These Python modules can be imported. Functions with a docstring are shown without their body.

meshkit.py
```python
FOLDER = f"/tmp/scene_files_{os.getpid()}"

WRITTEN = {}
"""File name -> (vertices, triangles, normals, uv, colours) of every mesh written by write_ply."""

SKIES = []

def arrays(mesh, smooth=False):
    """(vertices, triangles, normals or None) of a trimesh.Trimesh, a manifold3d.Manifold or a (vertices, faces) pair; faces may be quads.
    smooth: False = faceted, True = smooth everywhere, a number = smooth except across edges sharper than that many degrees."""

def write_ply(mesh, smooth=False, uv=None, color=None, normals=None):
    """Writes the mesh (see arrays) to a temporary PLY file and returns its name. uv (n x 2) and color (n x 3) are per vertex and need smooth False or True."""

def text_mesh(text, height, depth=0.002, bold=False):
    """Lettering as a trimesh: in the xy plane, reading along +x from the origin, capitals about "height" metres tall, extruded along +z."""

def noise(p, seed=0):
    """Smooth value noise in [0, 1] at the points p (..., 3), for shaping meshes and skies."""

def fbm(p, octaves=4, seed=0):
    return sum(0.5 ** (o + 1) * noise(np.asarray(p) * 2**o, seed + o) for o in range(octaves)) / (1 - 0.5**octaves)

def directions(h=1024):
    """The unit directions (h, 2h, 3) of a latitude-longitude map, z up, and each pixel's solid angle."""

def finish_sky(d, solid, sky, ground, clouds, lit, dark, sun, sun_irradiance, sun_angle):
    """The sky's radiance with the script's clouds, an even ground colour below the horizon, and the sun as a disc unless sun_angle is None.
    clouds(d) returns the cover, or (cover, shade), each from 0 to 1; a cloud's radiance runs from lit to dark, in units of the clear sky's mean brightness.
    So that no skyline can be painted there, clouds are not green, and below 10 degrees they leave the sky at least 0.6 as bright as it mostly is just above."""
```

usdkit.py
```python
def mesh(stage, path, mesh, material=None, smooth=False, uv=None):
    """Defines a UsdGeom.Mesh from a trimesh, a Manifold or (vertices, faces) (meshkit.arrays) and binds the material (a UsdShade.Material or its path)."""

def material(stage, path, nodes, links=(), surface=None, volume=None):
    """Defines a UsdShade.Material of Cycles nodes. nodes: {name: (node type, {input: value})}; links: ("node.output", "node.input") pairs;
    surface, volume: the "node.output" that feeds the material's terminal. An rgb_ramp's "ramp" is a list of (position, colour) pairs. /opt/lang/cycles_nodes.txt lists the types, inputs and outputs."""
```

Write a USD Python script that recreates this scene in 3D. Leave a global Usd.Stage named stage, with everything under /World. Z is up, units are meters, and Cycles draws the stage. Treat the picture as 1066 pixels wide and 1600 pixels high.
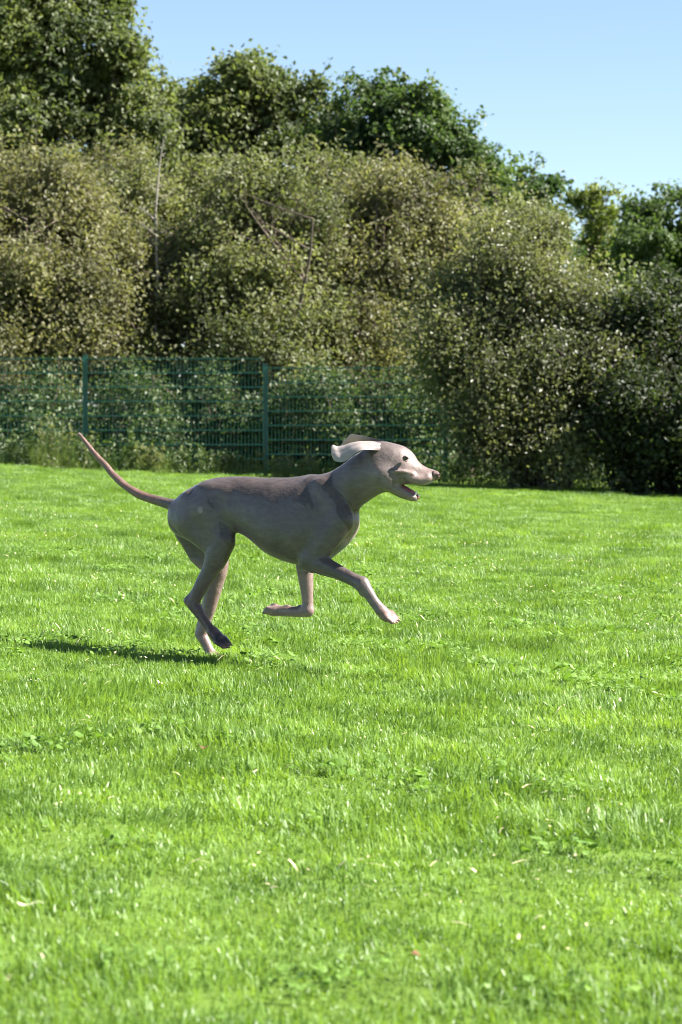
import math, random
import numpy as np, trimesh, usdkit, meshkit
from pxr import Usd, UsdGeom, UsdLux, UsdShade, Gf, Sdf, Vt

SEED = 20
rng = np.random.default_rng(SEED)
stage = Usd.Stage.CreateInMemory()
UsdGeom.SetStageUpAxis(stage, UsdGeom.Tokens.z)
UsdGeom.SetStageMetersPerUnit(stage, 1.0)
UsdGeom.Xform.Define(stage, '/World')
UsdGeom.Scope.Define(stage, '/World/Looks')

# ---------------------------------------------------------------- camera, sky, sun, exposure
CAM = np.array([0.0, -10.0, 0.93])
FPX = 4200.0                      # focal length in photograph pixels (1066 wide)
PITCH = math.atan(159.0 / FPX)
EXPOSURE = 2.15
cam = UsdGeom.Camera.Define(stage, '/World/camera')
cam.CreateHorizontalApertureAttr(14.9)
cam.CreateVerticalApertureAttr(14.9 * 1024 / 682)
cam.CreateFocalLengthAttr(14.9 * FPX / 1066)
cam.CreateFStopAttr(5.0)
cam.CreateFocusDistanceAttr(10.0)
cam.CreateExposureAttr(EXPOSURE)
cam.CreateClippingRangeAttr(Gf.Vec2f(0.1, 3000))
cam.AddTranslateOp().Set(Gf.Vec3d(*CAM))
cam.AddRotateXOp().Set(90 - math.degrees(PITCH))

SUN_EL, SUN_AZ = math.radians(43), math.radians(-8)       # azimuth measured from +x (right) towards +y (away)
sdir = np.array([math.cos(SUN_EL) * math.cos(SUN_AZ), math.cos(SUN_EL) * math.sin(SUN_AZ), math.sin(SUN_EL)])
dome = UsdLux.DomeLight.Define(stage, '/World/sky')
sky_m = usdkit.material(stage, '/World/Looks/sky', {
    's': ('sky_texture', {'sky_type': 'single_scattering', 'sun_disc': False, 'sun_elevation': SUN_EL,
                          'sun_rotation': math.atan2(sdir[0], sdir[1]), 'altitude': 100.0, 'air_density': 0.66,
                          'aerosol_density': 0.5, 'ozone_density': 1.0}),
    'b': ('background_shader', {'strength': 0.05})}, [('s.color', 'b.color')], surface='b.background')
UsdShade.MaterialBindingAPI.Apply(dome.GetPrim()).Bind(sky_m)
dome.GetPrim().SetCustomDataByKey('kind', 'structure')
sun = UsdLux.DistantLight.Define(stage, '/World/sun')
sun.CreateNormalizeAttr(True)
sun.CreateIntensityAttr(1.25)
sun.CreateAngleAttr(0.53)
sun.CreateColorAttr(Gf.Vec3f(1.0, 0.955, 0.89))
sun.AddRotateXYZOp().Set(Gf.Vec3f(0, 90 - math.degrees(SUN_EL), math.degrees(SUN_AZ)))

# ---------------------------------------------------------------- helpers
def at(px, py, Y):
    """The point of the plane y = Y that stands at a place measured in the photograph."""
    r = np.array([(px - 533.0) / FPX, 1.0, (800.0 - py) / FPX])
    c, s = math.cos(PITCH), math.sin(PITCH)
    d = np.array([r[0], r[1] * c + r[2] * s, -r[1] * s + r[2] * c])
    return CAM + d * ((Y - CAM[1]) / d[1])

def ground_z(x, y=0.0):
    return -0.04 * (np.clip(x, -30, 30) + 0.48)

_used = {}
def numbered(name, parent='/World'):
    k = parent + '/' + name
    n = _used.get(k, -1) + 1
    _used[k] = n
    return k if n == 0 else f'{k}_{n:03d}'

def tag(p, label=None, cat=None, group=None, kind=None):
    p = p.GetPrim() if hasattr(p, 'GetPrim') else p
    for k, v in (('label', label), ('category', cat), ('group', group), ('kind', kind)):
        if v:
            p.SetCustomDataByKey(k, v)
    return p

def thing(name, label, cat, loc=(0, 0, 0), rotz=0.0, group=None, scale=None):
    x = UsdGeom.Xform.Define(stage, numbered(name))
    x.AddTranslateOp().Set(Gf.Vec3d(*map(float, loc)))
    if rotz:
        x.AddRotateZOp().Set(math.degrees(rotz))
    if scale:
        x.AddScaleOp().Set(Gf.Vec3f(scale, scale, scale))
    return tag(x, label, cat, group)

def obj(name, mesh, mat, parent=None, smooth=False, color=None):
    path = numbered(name, str(parent.GetPath()) if parent else '/World')
    m = usdkit.mesh(stage, path, mesh, mat, smooth=smooth)
    if color is not None:
        UsdGeom.PrimvarsAPI(m).CreatePrimvar('tint', Sdf.ValueTypeNames.Color3fArray, 'vertex').Set(Vt.Vec3fArray.FromNumpy(np.asarray(color, np.float32)))
    return m.GetPrim()

def tube(pts, radii, sides=6, cap=True):
    """One tapered tube along a polyline."""
    p = np.asarray(pts, float); r = np.broadcast_to(radii, (len(p),)).astype(float)
    t = np.gradient(p, axis=0); t /= np.linalg.norm(t, axis=1, keepdims=True) + 1e-12
    ref = np.where(np.abs(t[:, 2:]) < 0.9, [[0, 0, 1.0]], [[1.0, 0, 0]])
    a = np.cross(t, ref); a /= np.linalg.norm(a, axis=1, keepdims=True) + 1e-12
    b = np.cross(t, a); ang = np.arange(sides) * 2 * np.pi / sides
    v = p[:, None] + r[:, None, None] * (np.cos(ang)[None, :, None] * a[:, None] + np.sin(ang)[None, :, None] * b[:, None])
    i, j = np.meshgrid(np.arange(len(p) - 1), np.arange(sides), indexing='ij')
    q = np.stack([i * sides + j, (i + 1) * sides + j, (i + 1) * sides + (j + 1) % sides, i * sides + (j + 1) % sides], -1).reshape(-1, 4)
    f = np.vstack([q[:, [0, 1, 2]], q[:, [0, 2, 3]]])
    v = v.reshape(-1, 3)
    if cap:
        n = len(v); v = np.vstack([v, p[0], p[-1]])
        k = np.arange(sides); kn = (k + 1) % sides; L = (len(p) - 1) * sides
        f = np.vstack([f, np.stack([np.full(sides, n), k, kn], 1), np.stack([np.full(sides, n + 1), L + kn, L + k], 1)])
    return v, f

class MB:
    def __init__(s): s.v, s.f, s.n = [], [], 0
    def add(s, m):
        v, f = m; s.v.append(np.asarray(v, float)); s.f.append(np.asarray(f, int) + s.n); s.n += len(v); return s
    def get(s): return np.vstack(s.v), np.vstack(s.f)

def mat(name, nodes, links, surface='p.BSDF'):
    return usdkit.material(stage, '/World/Looks/' + name, nodes, links, surface=surface)
# ================================================================ materials
def leaf_mat(name, ramp, trans=0.35, rough=0.55, patch=None, scale=0.8, spec=0.5):
    """Leaves: every leaf its own tone from the ramp, drifting over the crown in broad clumps; part of the light shines through."""
    nodes = {'g': ('geometry', {}), 'n': ('noise_texture', {'scale': scale, 'detail': 2.0}), 'mx': ('math', {'math_type': 'multiply_add', 'value2': 0.55, 'value3': -0.02}),
             'ns': ('math', {'math_type': 'multiply_add', 'value2': 1.1, 'value3': -0.33}), 'ad': ('math', {'math_type': 'add', 'use_clamp': True}),
             'r': ('rgb_ramp', {'ramp': ramp}), 'p': ('principled_bsdf', {'roughness': rough, 'specular_ior_level': spec}),
             'tc': ('mix', {'mix_type': 'multiply', 'fac': 1.0, 'color2': (1.5, 1.6, 0.85)}), 't': ('translucent_bsdf', {}), 'm': ('mix_closure', {'fac': trans})}
    links = [('g.position', 'n.vector'), ('g.random_per_island', 'mx.value1'), ('n.fac', 'ns.value1'), ('mx.value', 'ad.value1'), ('ns.value', 'ad.value2'),
             ('ad.value', 'r.fac'), ('r.color', 'p.base_color'), ('r.color', 'tc.color1'), ('tc.color', 't.color'), ('p.BSDF', 'm.closure1'), ('t.BSDF', 'm.closure2')]
    return mat(name, nodes, links, surface='m.closure')

def plain(name, col, rough=0.6, var=0.25, scale=6.0, bump=0.0, spec=0.5, **kw):
    c = np.array(col)
    nodes = {'g': ('geometry', {}), 'n': ('noise_texture', {'scale': scale, 'detail': 5.0, 'roughness': 0.6}), 'r': ('rgb_ramp', {'ramp': [(0.25, tuple(c * (1 - var))), (0.75, tuple(c * (1 + var)))]}),
             'p': ('principled_bsdf', {'roughness': rough, 'specular_ior_level': spec, **kw}), 'b': ('bump', {'strength': 0.6 if bump else 0.0, 'distance': max(bump, 1e-4)})}
    links = [('g.position', 'n.vector'), ('n.fac', 'r.fac'), ('r.color', 'p.base_color'), ('n.fac', 'b.height')] + ([('b.normal', 'p.normal')] if bump else [])
    return mat(name, nodes, links)

M_fur = mat('fur', {'a': ('attribute', {'attribute': 'tint'}), 'tc': ('texture_coordinate', {}), 'mp': ('mapping', {'scale': (0.3, 1.0, 0.8)}), 'n': ('noise_texture', {'scale': 260.0, 'detail': 3.0}),
                    'n2': ('noise_texture', {'scale': 38.0, 'detail': 3.0}), 'n3': ('noise_texture', {'scale': 75.0, 'detail': 5.0, 'roughness': 0.7}), 'r3': ('rgb_ramp', {'ramp': [(0.3, (.72, .70, .70)), (0.7, (1.28, 1.26, 1.25))]}), 'v': ('mix', {'mix_type': 'multiply', 'fac': 1.0}), 'ad': ('math', {'math_type': 'multiply_add', 'value2': 2.2}),
                    'b': ('bump', {'strength': 0.5, 'distance': 0.002}),
                    'p': ('principled_bsdf', {'roughness': 0.44, 'specular_ior_level': 0.5, 'sheen_weight': 0.08, 'sheen_roughness': 0.35, 'sheen_tint': (0.9, 0.93, 1.0)})},
            [('tc.object', 'mp.vector'), ('mp.vector', 'n.vector'), ('tc.object', 'n2.vector'), ('a.color', 'v.color1'), ('mp.vector', 'n3.vector'), ('n3.fac', 'r3.fac'), ('r3.color', 'v.color2'), ('n2.fac', 'ad.value1'), ('n.fac', 'ad.value3'),
             ('ad.value', 'b.height'), ('v.color', 'p.base_color'), ('b.normal', 'p.normal')])
M_ear = mat('ear_fur', {'a': ('attribute', {'attribute': 'tint'}), 'p': ('principled_bsdf', {'roughness': 0.5, 'sheen_weight': 0.15, 'sheen_roughness': 0.35}), 'tc': ('mix', {'mix_type': 'multiply', 'fac': 1.0, 'color2': (1.1, .85, .75)}),
                        't': ('translucent_bsdf', {}), 'm': ('mix_closure', {'fac': 0.25})},
            [('a.color', 'p.base_color'), ('a.color', 'tc.color1'), ('tc.color', 't.color'), ('p.BSDF', 'm.closure1'), ('t.BSDF', 'm.closure2')], surface='m.closure')
M_nose = plain('nose_skin', (.085, .050, .045), rough=0.35, var=.2, scale=300, bump=.0004)
M_eye = plain('amber_eye', (.09, .045, .015), rough=0.08, var=.2, scale=200, coat_weight=1.0)
M_pupil = plain('pupil_black', (.006, .005, .005), rough=0.05, var=.1)
M_tongue = plain('tongue_pink', (.26, .085, .09), rough=0.28, var=.2, scale=160, bump=.0004)
M_tooth = plain('tooth_ivory', (.75, .70, .58), rough=0.25, var=.08)
M_lid = plain('eyelid_skin', (.14, .10, .09), rough=.5, var=.2, scale=200)
M_claw = plain('claw_horn', (.20, .11, .075), rough=0.35, var=.3, scale=200)

M_soil = plain('lawn_soil', (.085, .14, .022), rough=0.95, var=.4, scale=3.0, bump=.01, spec=.1)
def grass_mat(name, dark, mid, light, dry, trans):
    nodes = {'g': ('geometry', {}), 'n': ('noise_texture', {'scale': 1.6, 'detail': 4.0, 'roughness': 0.65}), 'n2': ('noise_texture', {'scale': 5.0, 'detail': 2.0}),
             'a': ('math', {'math_type': 'multiply_add', 'value2': 0.85, 'value3': -0.24}), 'a2': ('math', {'math_type': 'multiply_add', 'value2': 0.5, 'value3': -0.25}),
             'i': ('math', {'math_type': 'multiply_add', 'value2': 0.62}), 's': ('math', {'math_type': 'add', 'use_clamp': True}), 's2': ('math', {'math_type': 'add'}),
             'r': ('rgb_ramp', {'ramp': [(0.0, dark), (0.35, mid), (0.8, light), (0.93, light), (1.0, dry)]}),
             'p': ('principled_bsdf', {'roughness': 0.42, 'specular_ior_level': 0.5}), 'tc': ('mix', {'mix_type': 'multiply', 'fac': 1.0, 'color2': (1.3, 1.25, 0.5)}),
             't': ('translucent_bsdf', {}), 'm': ('mix_closure', {'fac': trans})}
    links = [('g.position', 'n.vector'), ('g.position', 'n2.vector'), ('n.fac', 'a.value1'), ('n2.fac', 'a2.value1'), ('g.random_per_island', 'i.value1'), ('a.value', 'i.value3'), ('i.value', 's.value1'), ('a2.value', 's.value2'),
             ('s.value', 'r.fac'), ('r.color', 'p.base_color'), ('r.color', 'tc.color1'), ('tc.color', 't.color'), ('p.BSDF', 'm.closure1'), ('t.BSDF', 'm.closure2')]
    return mat(name, nodes, links, surface='m.closure')
M_grass = grass_mat('grass_blade', (.085, .165, .026), (.205, .33, .062), (.37, .475, .155), (.60, .58, .34), 0.47)
M_rough = grass_mat('tall_grass_blade', (.08, .14, .028), (.20, .27, .06), (.40, .39, .15), (.55, .48, .27), 0.4)
M_clover = leaf_mat('clover_leaf', [(0, (.09, .17, .025)), (.6, (.18, .30, .045)), (1, (.30, .40, .10))], trans=.3, scale=4)
M_straw = plain('dry_straw', (.52, .46, .27), rough=.5, var=.3, scale=3)
M_fence = plain('green_fence_paint', (.008, .072, .054), rough=0.38, var=.22, scale=9)
M_cap = plain('black_post_cap', (.015, .03, .028), rough=.5)
M_bark = plain('bark', (.105, .082, .062), rough=.92, var=.45, scale=14, bump=.02, spec=.2)
M_palebark = plain('pale_bark', (.22, .195, .165), rough=.85, var=.35, scale=10, bump=.01, spec=.2)
M_deadleaf = plain('fallen_leaf', (.15, .075, .035), rough=.55, var=.5, scale=60, bump=.002)
M_yellowleaf = plain('fallen_pale_leaf', (.46, .46, .26), rough=.5, var=.3, scale=60, bump=.002)
M_darkbark = plain('dark_bark', (.045, .036, .028), rough=.95, var=.45, scale=14, bump=.02, spec=.1)
# ================================================================ ground and lawn
xs = np.concatenate([[-900, -200, -60], np.linspace(-30, 30, 121), [60, 200, 900]])
ys = np.concatenate([[-300, -60, -20], np.linspace(-12, 60, 145), [100, 300, 1500]])
GX, GY = np.meshgrid(xs, ys, indexing='ij')
def ground(x, y):
    x, y = np.asarray(x, float), np.asarray(y, float)
    und = (meshkit.fbm(np.stack([x * .35, y * .35, 0 * x], -1), 3, 7) - .5) * 0.05
    fade = np.clip((np.hypot(x, y) - .8) / 3, 0, 1)
    return ground_z(x, y) + und * fade
GZ = ground(GX, GY)
n = len(ys); i, j = np.meshgrid(np.arange(len(xs) - 1), np.arange(n - 1), indexing='ij'); a = (i * n + j).ravel()
q = np.stack([a, a + n, a + n + 1, a + 1], 1)
tag(obj('ground', (np.stack([GX, GY, GZ], -1).reshape(-1, 3), q), M_soil, smooth=True), kind='structure')

def blades(n, rad, lmin, lmax, wid, lean, seed, comb=0.0):
    """A patch of grass blades, each a bent ribbon of its own."""
    g = np.random.default_rng(seed)
    r = rad * np.sqrt(g.random(n)); th = g.random(n) * 2 * np.pi
    base = np.stack([r * np.cos(th), r * np.sin(th), np.full(n, -.006)], 1)
    L = lmin + (lmax - lmin) * g.random(n) ** 1.4
    az = g.random(n) * 2 * np.pi; az = np.arctan2(np.sin(az), np.cos(az) + comb); bend = np.abs(g.normal(0, lean, n)) + .12
    w = wid * (0.6 + 0.7 * g.random(n))
    d = np.stack([np.cos(az), np.sin(az), 0 * az], 1)
    tw = az + np.pi / 2 + g.normal(0, .7, n); sdv = np.stack([np.cos(tw), np.sin(tw), 0 * tw], 1)
    V = []
    pos = base.copy(); ang = bend * .35
    segs = 3
    for k in range(segs + 1):
        f = k / segs
        ww = w * (1 - f ** 2.2) * (1.0 if k else .8)
        if k < segs:
            V += [pos - sdv * ww[:, None] / 2, pos + sdv * ww[:, None] / 2]
        else:
            V += [pos]
        step = L / segs
        pos = pos + (d * np.sin(ang)[:, None] + np.array([[0, 0, 1.0]]) * np.cos(ang)[:, None]) * step[:, None]
        ang = ang + bend * .75
    V = np.stack(V, 1); m = V.shape[1]                        # n x 7 x 3
    f = np.array([[0, 1, 3], [0, 3, 2], [2, 3, 5], [2, 5, 4], [4, 5, 6]])
    return V.reshape(-1, 3), (np.arange(n)[:, None, None] * m + f[None]).reshape(-1, 3)

def scatter(name, protos, pts, rot, scl, idx, mats, label=None, cat=None):
    """One point instancer of a ground cover; protos are meshes under it."""
    pi = UsdGeom.PointInstancer.Define(stage, numbered(name))
    path = str(pi.GetPath()); tg = []
    UsdGeom.Scope.Define(stage, path + '/kinds')
    for k, (pm, mm) in enumerate(zip(protos, mats)):
        usdkit.mesh(stage, f'{path}/kinds/clump_{k:03d}', pm, mm); tg.append(Sdf.Path(f'{path}/kinds/clump_{k:03d}'))
    pi.CreatePrototypesRel().SetTargets(tg)
    pi.CreatePositionsAttr(Vt.Vec3fArray.FromNumpy(np.asarray(pts, np.float32)))
    h = np.asarray(rot) / 2
    qt = np.stack([np.zeros_like(h), np.zeros_like(h), np.sin(h), np.cos(h)], 1).astype(np.float16)
    pi.CreateOrientationsAttr(Vt.QuathArray([Gf.Quath(float(a[3]), float(a[0]), float(a[1]), float(a[2])) for a in qt]))
    pi.CreateScalesAttr(Vt.Vec3fArray.FromNumpy(np.asarray(scl, np.float32)))
    pi.CreateProtoIndicesAttr(Vt.IntArray.FromNumpy(np.asarray(idx, np.int32)))
    tag(pi, label, cat, kind='stuff')
    return pi

def lawn_points(dens, ymin, ymax, side, seed):
    g = np.random.default_rng(seed); out = []
    N = int(dens * (ymax - ymin) * 2 * (0.131 * (ymax + 10) + side))
    y = g.uniform(ymin, ymax, N); hw = 0.131 * (y + 10) + side; x = g.uniform(-1, 1, N) * (0.131 * (ymax + 10) + side)
    k = np.abs(x) < hw
    return x[k], y[k], g

def lawn_grid(step, ymin, ymax, side, seed):
    """Clump places that leave no bare gaps: a jittered grid."""
    g = np.random.default_rng(seed); W = 0.131 * (ymax + 10) + side
    x, y = np.meshgrid(np.arange(-W, W, step), np.arange(ymin, ymax, step), indexing='ij'); x, y = x.ravel(), y.ravel()
    x = x + g.uniform(-.5, .5, len(x)) * step; y = y + g.uniform(-.5, .5, len(y)) * step
    k = np.abs(x) < 0.131 * (y + 10) + side
    return x[k], y[k], g

def lawn_edge(x):
    return 26.6 - 0.12 * x + 0.25 * np.sin(x * 2.1)
# short dense mown grass
protos = [blades(420, .15, .012, .030, .0036, .75, 100 + k, .5) for k in range(5)] + [blades(380, .14, .016, .042, .0040, .75, 120 + k, .9) for k in range(4)] + [blades(300, .11, .020, .066, .0044, .85, 130 + k, 1.2) for k in range(4)]
x1, y1, g = lawn_grid(.135, -7.3, 8, 1.5, 1); x2, y2, _ = lawn_grid(.16, 8, 27.5, 1.5, 2)
x, y = np.concatenate([x1, x2]), np.concatenate([y1, y2]); g = np.random.default_rng(3)
k = y < lawn_edge(x); x, y = x[k], y[k]
hn = meshkit.fbm(np.stack([x * 1.3, y * 1.3, 0 * x], -1), 3, 4)
u = g.random(len(x)); hn3 = meshkit.fbm(np.stack([x * 2.6, y * 1.8, 0 * x], -1), 3, 21)
idx = np.where(hn3 + .3 * u < .60, g.integers(0, 5, len(x)), np.where(hn3 + .3 * u < .78, 5 + g.integers(0, 4, len(x)), 9 + g.integers(0, 4, len(x))))
hn2 = meshkit.fbm(np.stack([x * 3.2, y * 2.2, 0 * x], -1), 2, 14)
sc = (0.45 + 0.5 * hn + .75 * hn2) * g.uniform(.85, 1.15, len(x))
scatter('grass', protos, np.stack([x, y, ground(x, y)], 1), g.random(len(x)) * 6.283, np.stack([np.ones_like(sc), np.ones_like(sc), sc], 1), idx, [M_grass] * len(protos), 'bright green mown lawn grass', 'grass')

# clover and other small broad leaves in the lawn
def rosette(nl, rad, lw, seed, lift):
    g = np.random.default_rng(seed); V, F, n = [], [], 0
    for k in range(nl):
        c = np.array([*(g.normal(0, rad, 2)), lift * (0.5 + .8 * g.random())]); az = g.random() * 6.283; r = lw * (.6 + .7 * g.random())
        tilt = g.normal(0, .35, 2)
        ang = az + np.arange(7) * 2 * np.pi / 7
        p = c + np.stack([np.cos(ang) * r, np.sin(ang) * r * .72, 0 * ang], 1); p[:, 2] += (p[:, 0] - c[0]) * tilt[0] + (p[:, 1] - c[1]) * tilt[1] + .0015 * np.cos(2 * ang)
        V.append(np.vstack([c, p])); F += [[n, n + 1 + q, n + 1 + (q + 1) % 7] for q in range(7)]; n += 8
    return np.vstack(V), np.array(F)
pr = [rosette(40, .055, .010, 200 + k, .034) for k in range(4)] + [rosette(22, .05, .012, 210 + k, .036) for k in range(3)]
x, y, g = lawn_points(7.0, -7.3, 7, 1.2, 8)
k = meshkit.fbm(np.stack([x * .8, y * .8, 0 * x], -1), 2, 9) > .45; x, y = x[k], y[k]
scatter('clover', pr, np.stack([x, y, ground(x, y)], 1), g.random(len(x)) * 6.283, np.ones((len(x), 3)) * g.uniform(.7, 1.2, (len(x), 1)), g.integers(0, 7, len(x)), [M_clover] * 7, 'small round clover leaves among the lawn grass', 'clover')
# cut dry stalks lying in the grass
def stalks(nn, rad, seed):
    g = np.random.default_rng(seed); mb = MB()
    for k in range(nn):
        c = np.array([*g.normal(0, rad, 2), 0.035 + .02 * g.random()]); az = g.random() * 6.283; L = .006 + .020 * g.random() ** 2
        d = np.array([math.cos(az), math.sin(az), g.normal(0, .3)]) * L
        s = np.array([-math.sin(az), math.cos(az), 0]) * (.0012 + .0016 * g.random())
        mb.add((np.array([c - d - s, c - d + s, c + s * 1.2 + [0, 0, .003], c - s * 1.2 + [0, 0, .003], c + d]), np.array([[0, 1, 2], [0, 2, 3], [3, 2, 4]])))
    return mb.get()
x, y, g = lawn_points(2.5, -7.0, 12, 1.2, 18)
scatter('dry_cuttings', [stalks(7, .12, 300 + k) for k in range(5)], np.stack([x, y, ground(x, y)], 1), g.random(len(x)) * 6.283, np.ones((len(x), 3)), g.integers(0, 5, len(x)), [M_straw] * 5, 'pale dry grass cuttings strewn over the lawn', 'cuttings')

# fallen leaves one can pick out
def fallen(px, py, size, mm, label, seed, group=None):
    g = np.random.default_rng(seed)
    d = at(px, py, 0) - CAM; t = 10.0
    for _ in range(30):
        p = CAM + d * t / 10.0; t *= (CAM[2] - ground(p[0], p[1]) - .05) / (CAM[2] - p[2])
    p = CAM + d * t / 10.0
    o = thing('fallen_leaf', label, 'leaf', p, g.random() * 6.28, group)
    ang = np.linspace(0, 2 * np.pi, 22, endpoint=False); r = size * (0.75 + .22 * np.cos(ang) + .10 * np.cos(5 * ang + 1))
    pp = np.stack([r * np.cos(ang), r * .68 * np.sin(ang), .22 * r * np.cos(ang * 2) + .1 * size * np.sin(ang)], 1)
    v = np.vstack([[0, 0, -.1 * size], pp, [0, 0, -.1 * size - .0006], pp - [0, 0, .0006]]); K = 22
    f = [[0, 1 + k, 1 + (k + 1) % K] for k in range(K)] + [[K + 1, K + 2 + (k + 1) % K, K + 2 + k] for k in range(K)]
    for k in range(K):
        a, b = 1 + k, 1 + (k + 1) % K; f += [[a, a + K + 1, b], [b, a + K + 1, b + K + 1]]
    obj('blade', (v, np.array(f)), mm, o)
    obj('stalk', tube([(-size * .5, 0, 0), (-size * .9, 0, .004), (-size * 1.4, .002, .001)], [.0012, .001, .0008], 5), mm, o)
fallen(42, 1412, .022, M_yellowleaf, 'pale yellow-green leaf lying in the grass near the lower left corner', 1)
fallen(650, 1490, .013, M_deadleaf, 'curled brown leaf in the grass near the bottom of the photo, right of centre', 2)
fallen(318, 1167, .014, M_deadleaf, 'small tan leaf in the grass below the hind legs of the dog', 4)

# ================================================================ mesh fence
def box(x0, x1, y0, y1, z0, z1):
    v = np.array([[x, y, z] for x in (x0, x1) for y in (y0, y1) for z in (z0, z1)], float)
    q = np.array([[0, 1, 3, 2], [4, 6, 7, 5], [0, 4, 5, 1], [2, 3, 7, 6], [0, 2, 6, 4], [1, 5, 7, 3]])
    return v, np.vstack([q[:, [0, 1, 2]], q[:, [0, 2, 3]]])
FY = 27.5; FS = FPX / (10 + FY)
posts_px = [-150, 133, 415, 697, 979, 1261]
tops_px = [545, 558, 573, 588, 604, 620]
fence = thing('mesh_fence', 'green welded wire mesh fence stepping down to the right in front of the trees', 'fence', (0, 0, 0))
for k, (u, vt) in enumerate(zip(posts_px, tops_px)):
    p = at(u, vt - 3, FY); zb = float(ground(p[0], FY)) - .3
    po = obj('post', box(p[0] - .03, p[0] + .03, FY - .02, FY + .02, zb, p[2]), M_fence, fence)
    obj('cap', box(p[0] - .033, p[0] + .033, FY - .023, FY + .023, p[2], p[2] + .02), M_cap, po)
    if k == len(posts_px) - 1: continue
    q = at(posts_px[k + 1], tops_px[k + 1], FY); x0, x1 = p[0] + .035, q[0] - .035
    zt = at(u, vt + (17 if k == 1 else 17), FY)[2] if k else at(u, 560, FY)[2]
    zt = at(0, (560, 560, 575, 590, 605)[k], FY)[2]
    H = 1.63; nv = int(round((x1 - x0) / .05)); mb = MB()
    for i in range(nv + 1):
        x = x0 + (x1 - x0) * i / nv
        mb.add(box(x - .0035, x + .0035, FY - .0035 - .03, FY + .0035 - .03, zt - H, zt + .01))
    pn = obj('mesh_panel', mb.get(), M_fence, fence)
    r = 0
    while .0 + .2 * r < H:
        z = zt - .2 * r
        for dy in (-.0385, -.0215):
            if r % 1 == 0:
                obj('cross_wire', box(x0, x1, FY + dy - .004, FY + dy + .004, z - .006, z + .006), M_fence, pn)
        r += 1

# ================================================================ trees and shrubs
def leaf_cards(c, nrm, size, g, asp=0.62, fold=0.25):
    """Each leaf: two triangles folded along the midrib."""
    n = len(c)
    t = g.normal(size=(n, 3)); nrm = nrm / (np.linalg.norm(nrm, axis=1, keepdims=True) + 1e-9)
    t -= nrm * (t * nrm).sum(1, keepdims=True); t /= np.linalg.norm(t, axis=1, keepdims=True) + 1e-9
    b = np.cross(nrm, t)
    L = size * (.6 + .7 * g.random((n, 1))); W = L * asp
    fo = nrm * W * fold
    v = np.stack([c - t * L / 2, c + b * W / 2 + fo - t * L * .08, c + t * L / 2, c - b * W / 2 + fo - t * L * .08], 1)
    f = np.array([[0, 1, 2], [0, 2, 3]])
    return v.reshape(-1, 3), (np.arange(n)[:, None, None] * 4 + f[None]).reshape(-1, 3)

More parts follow.
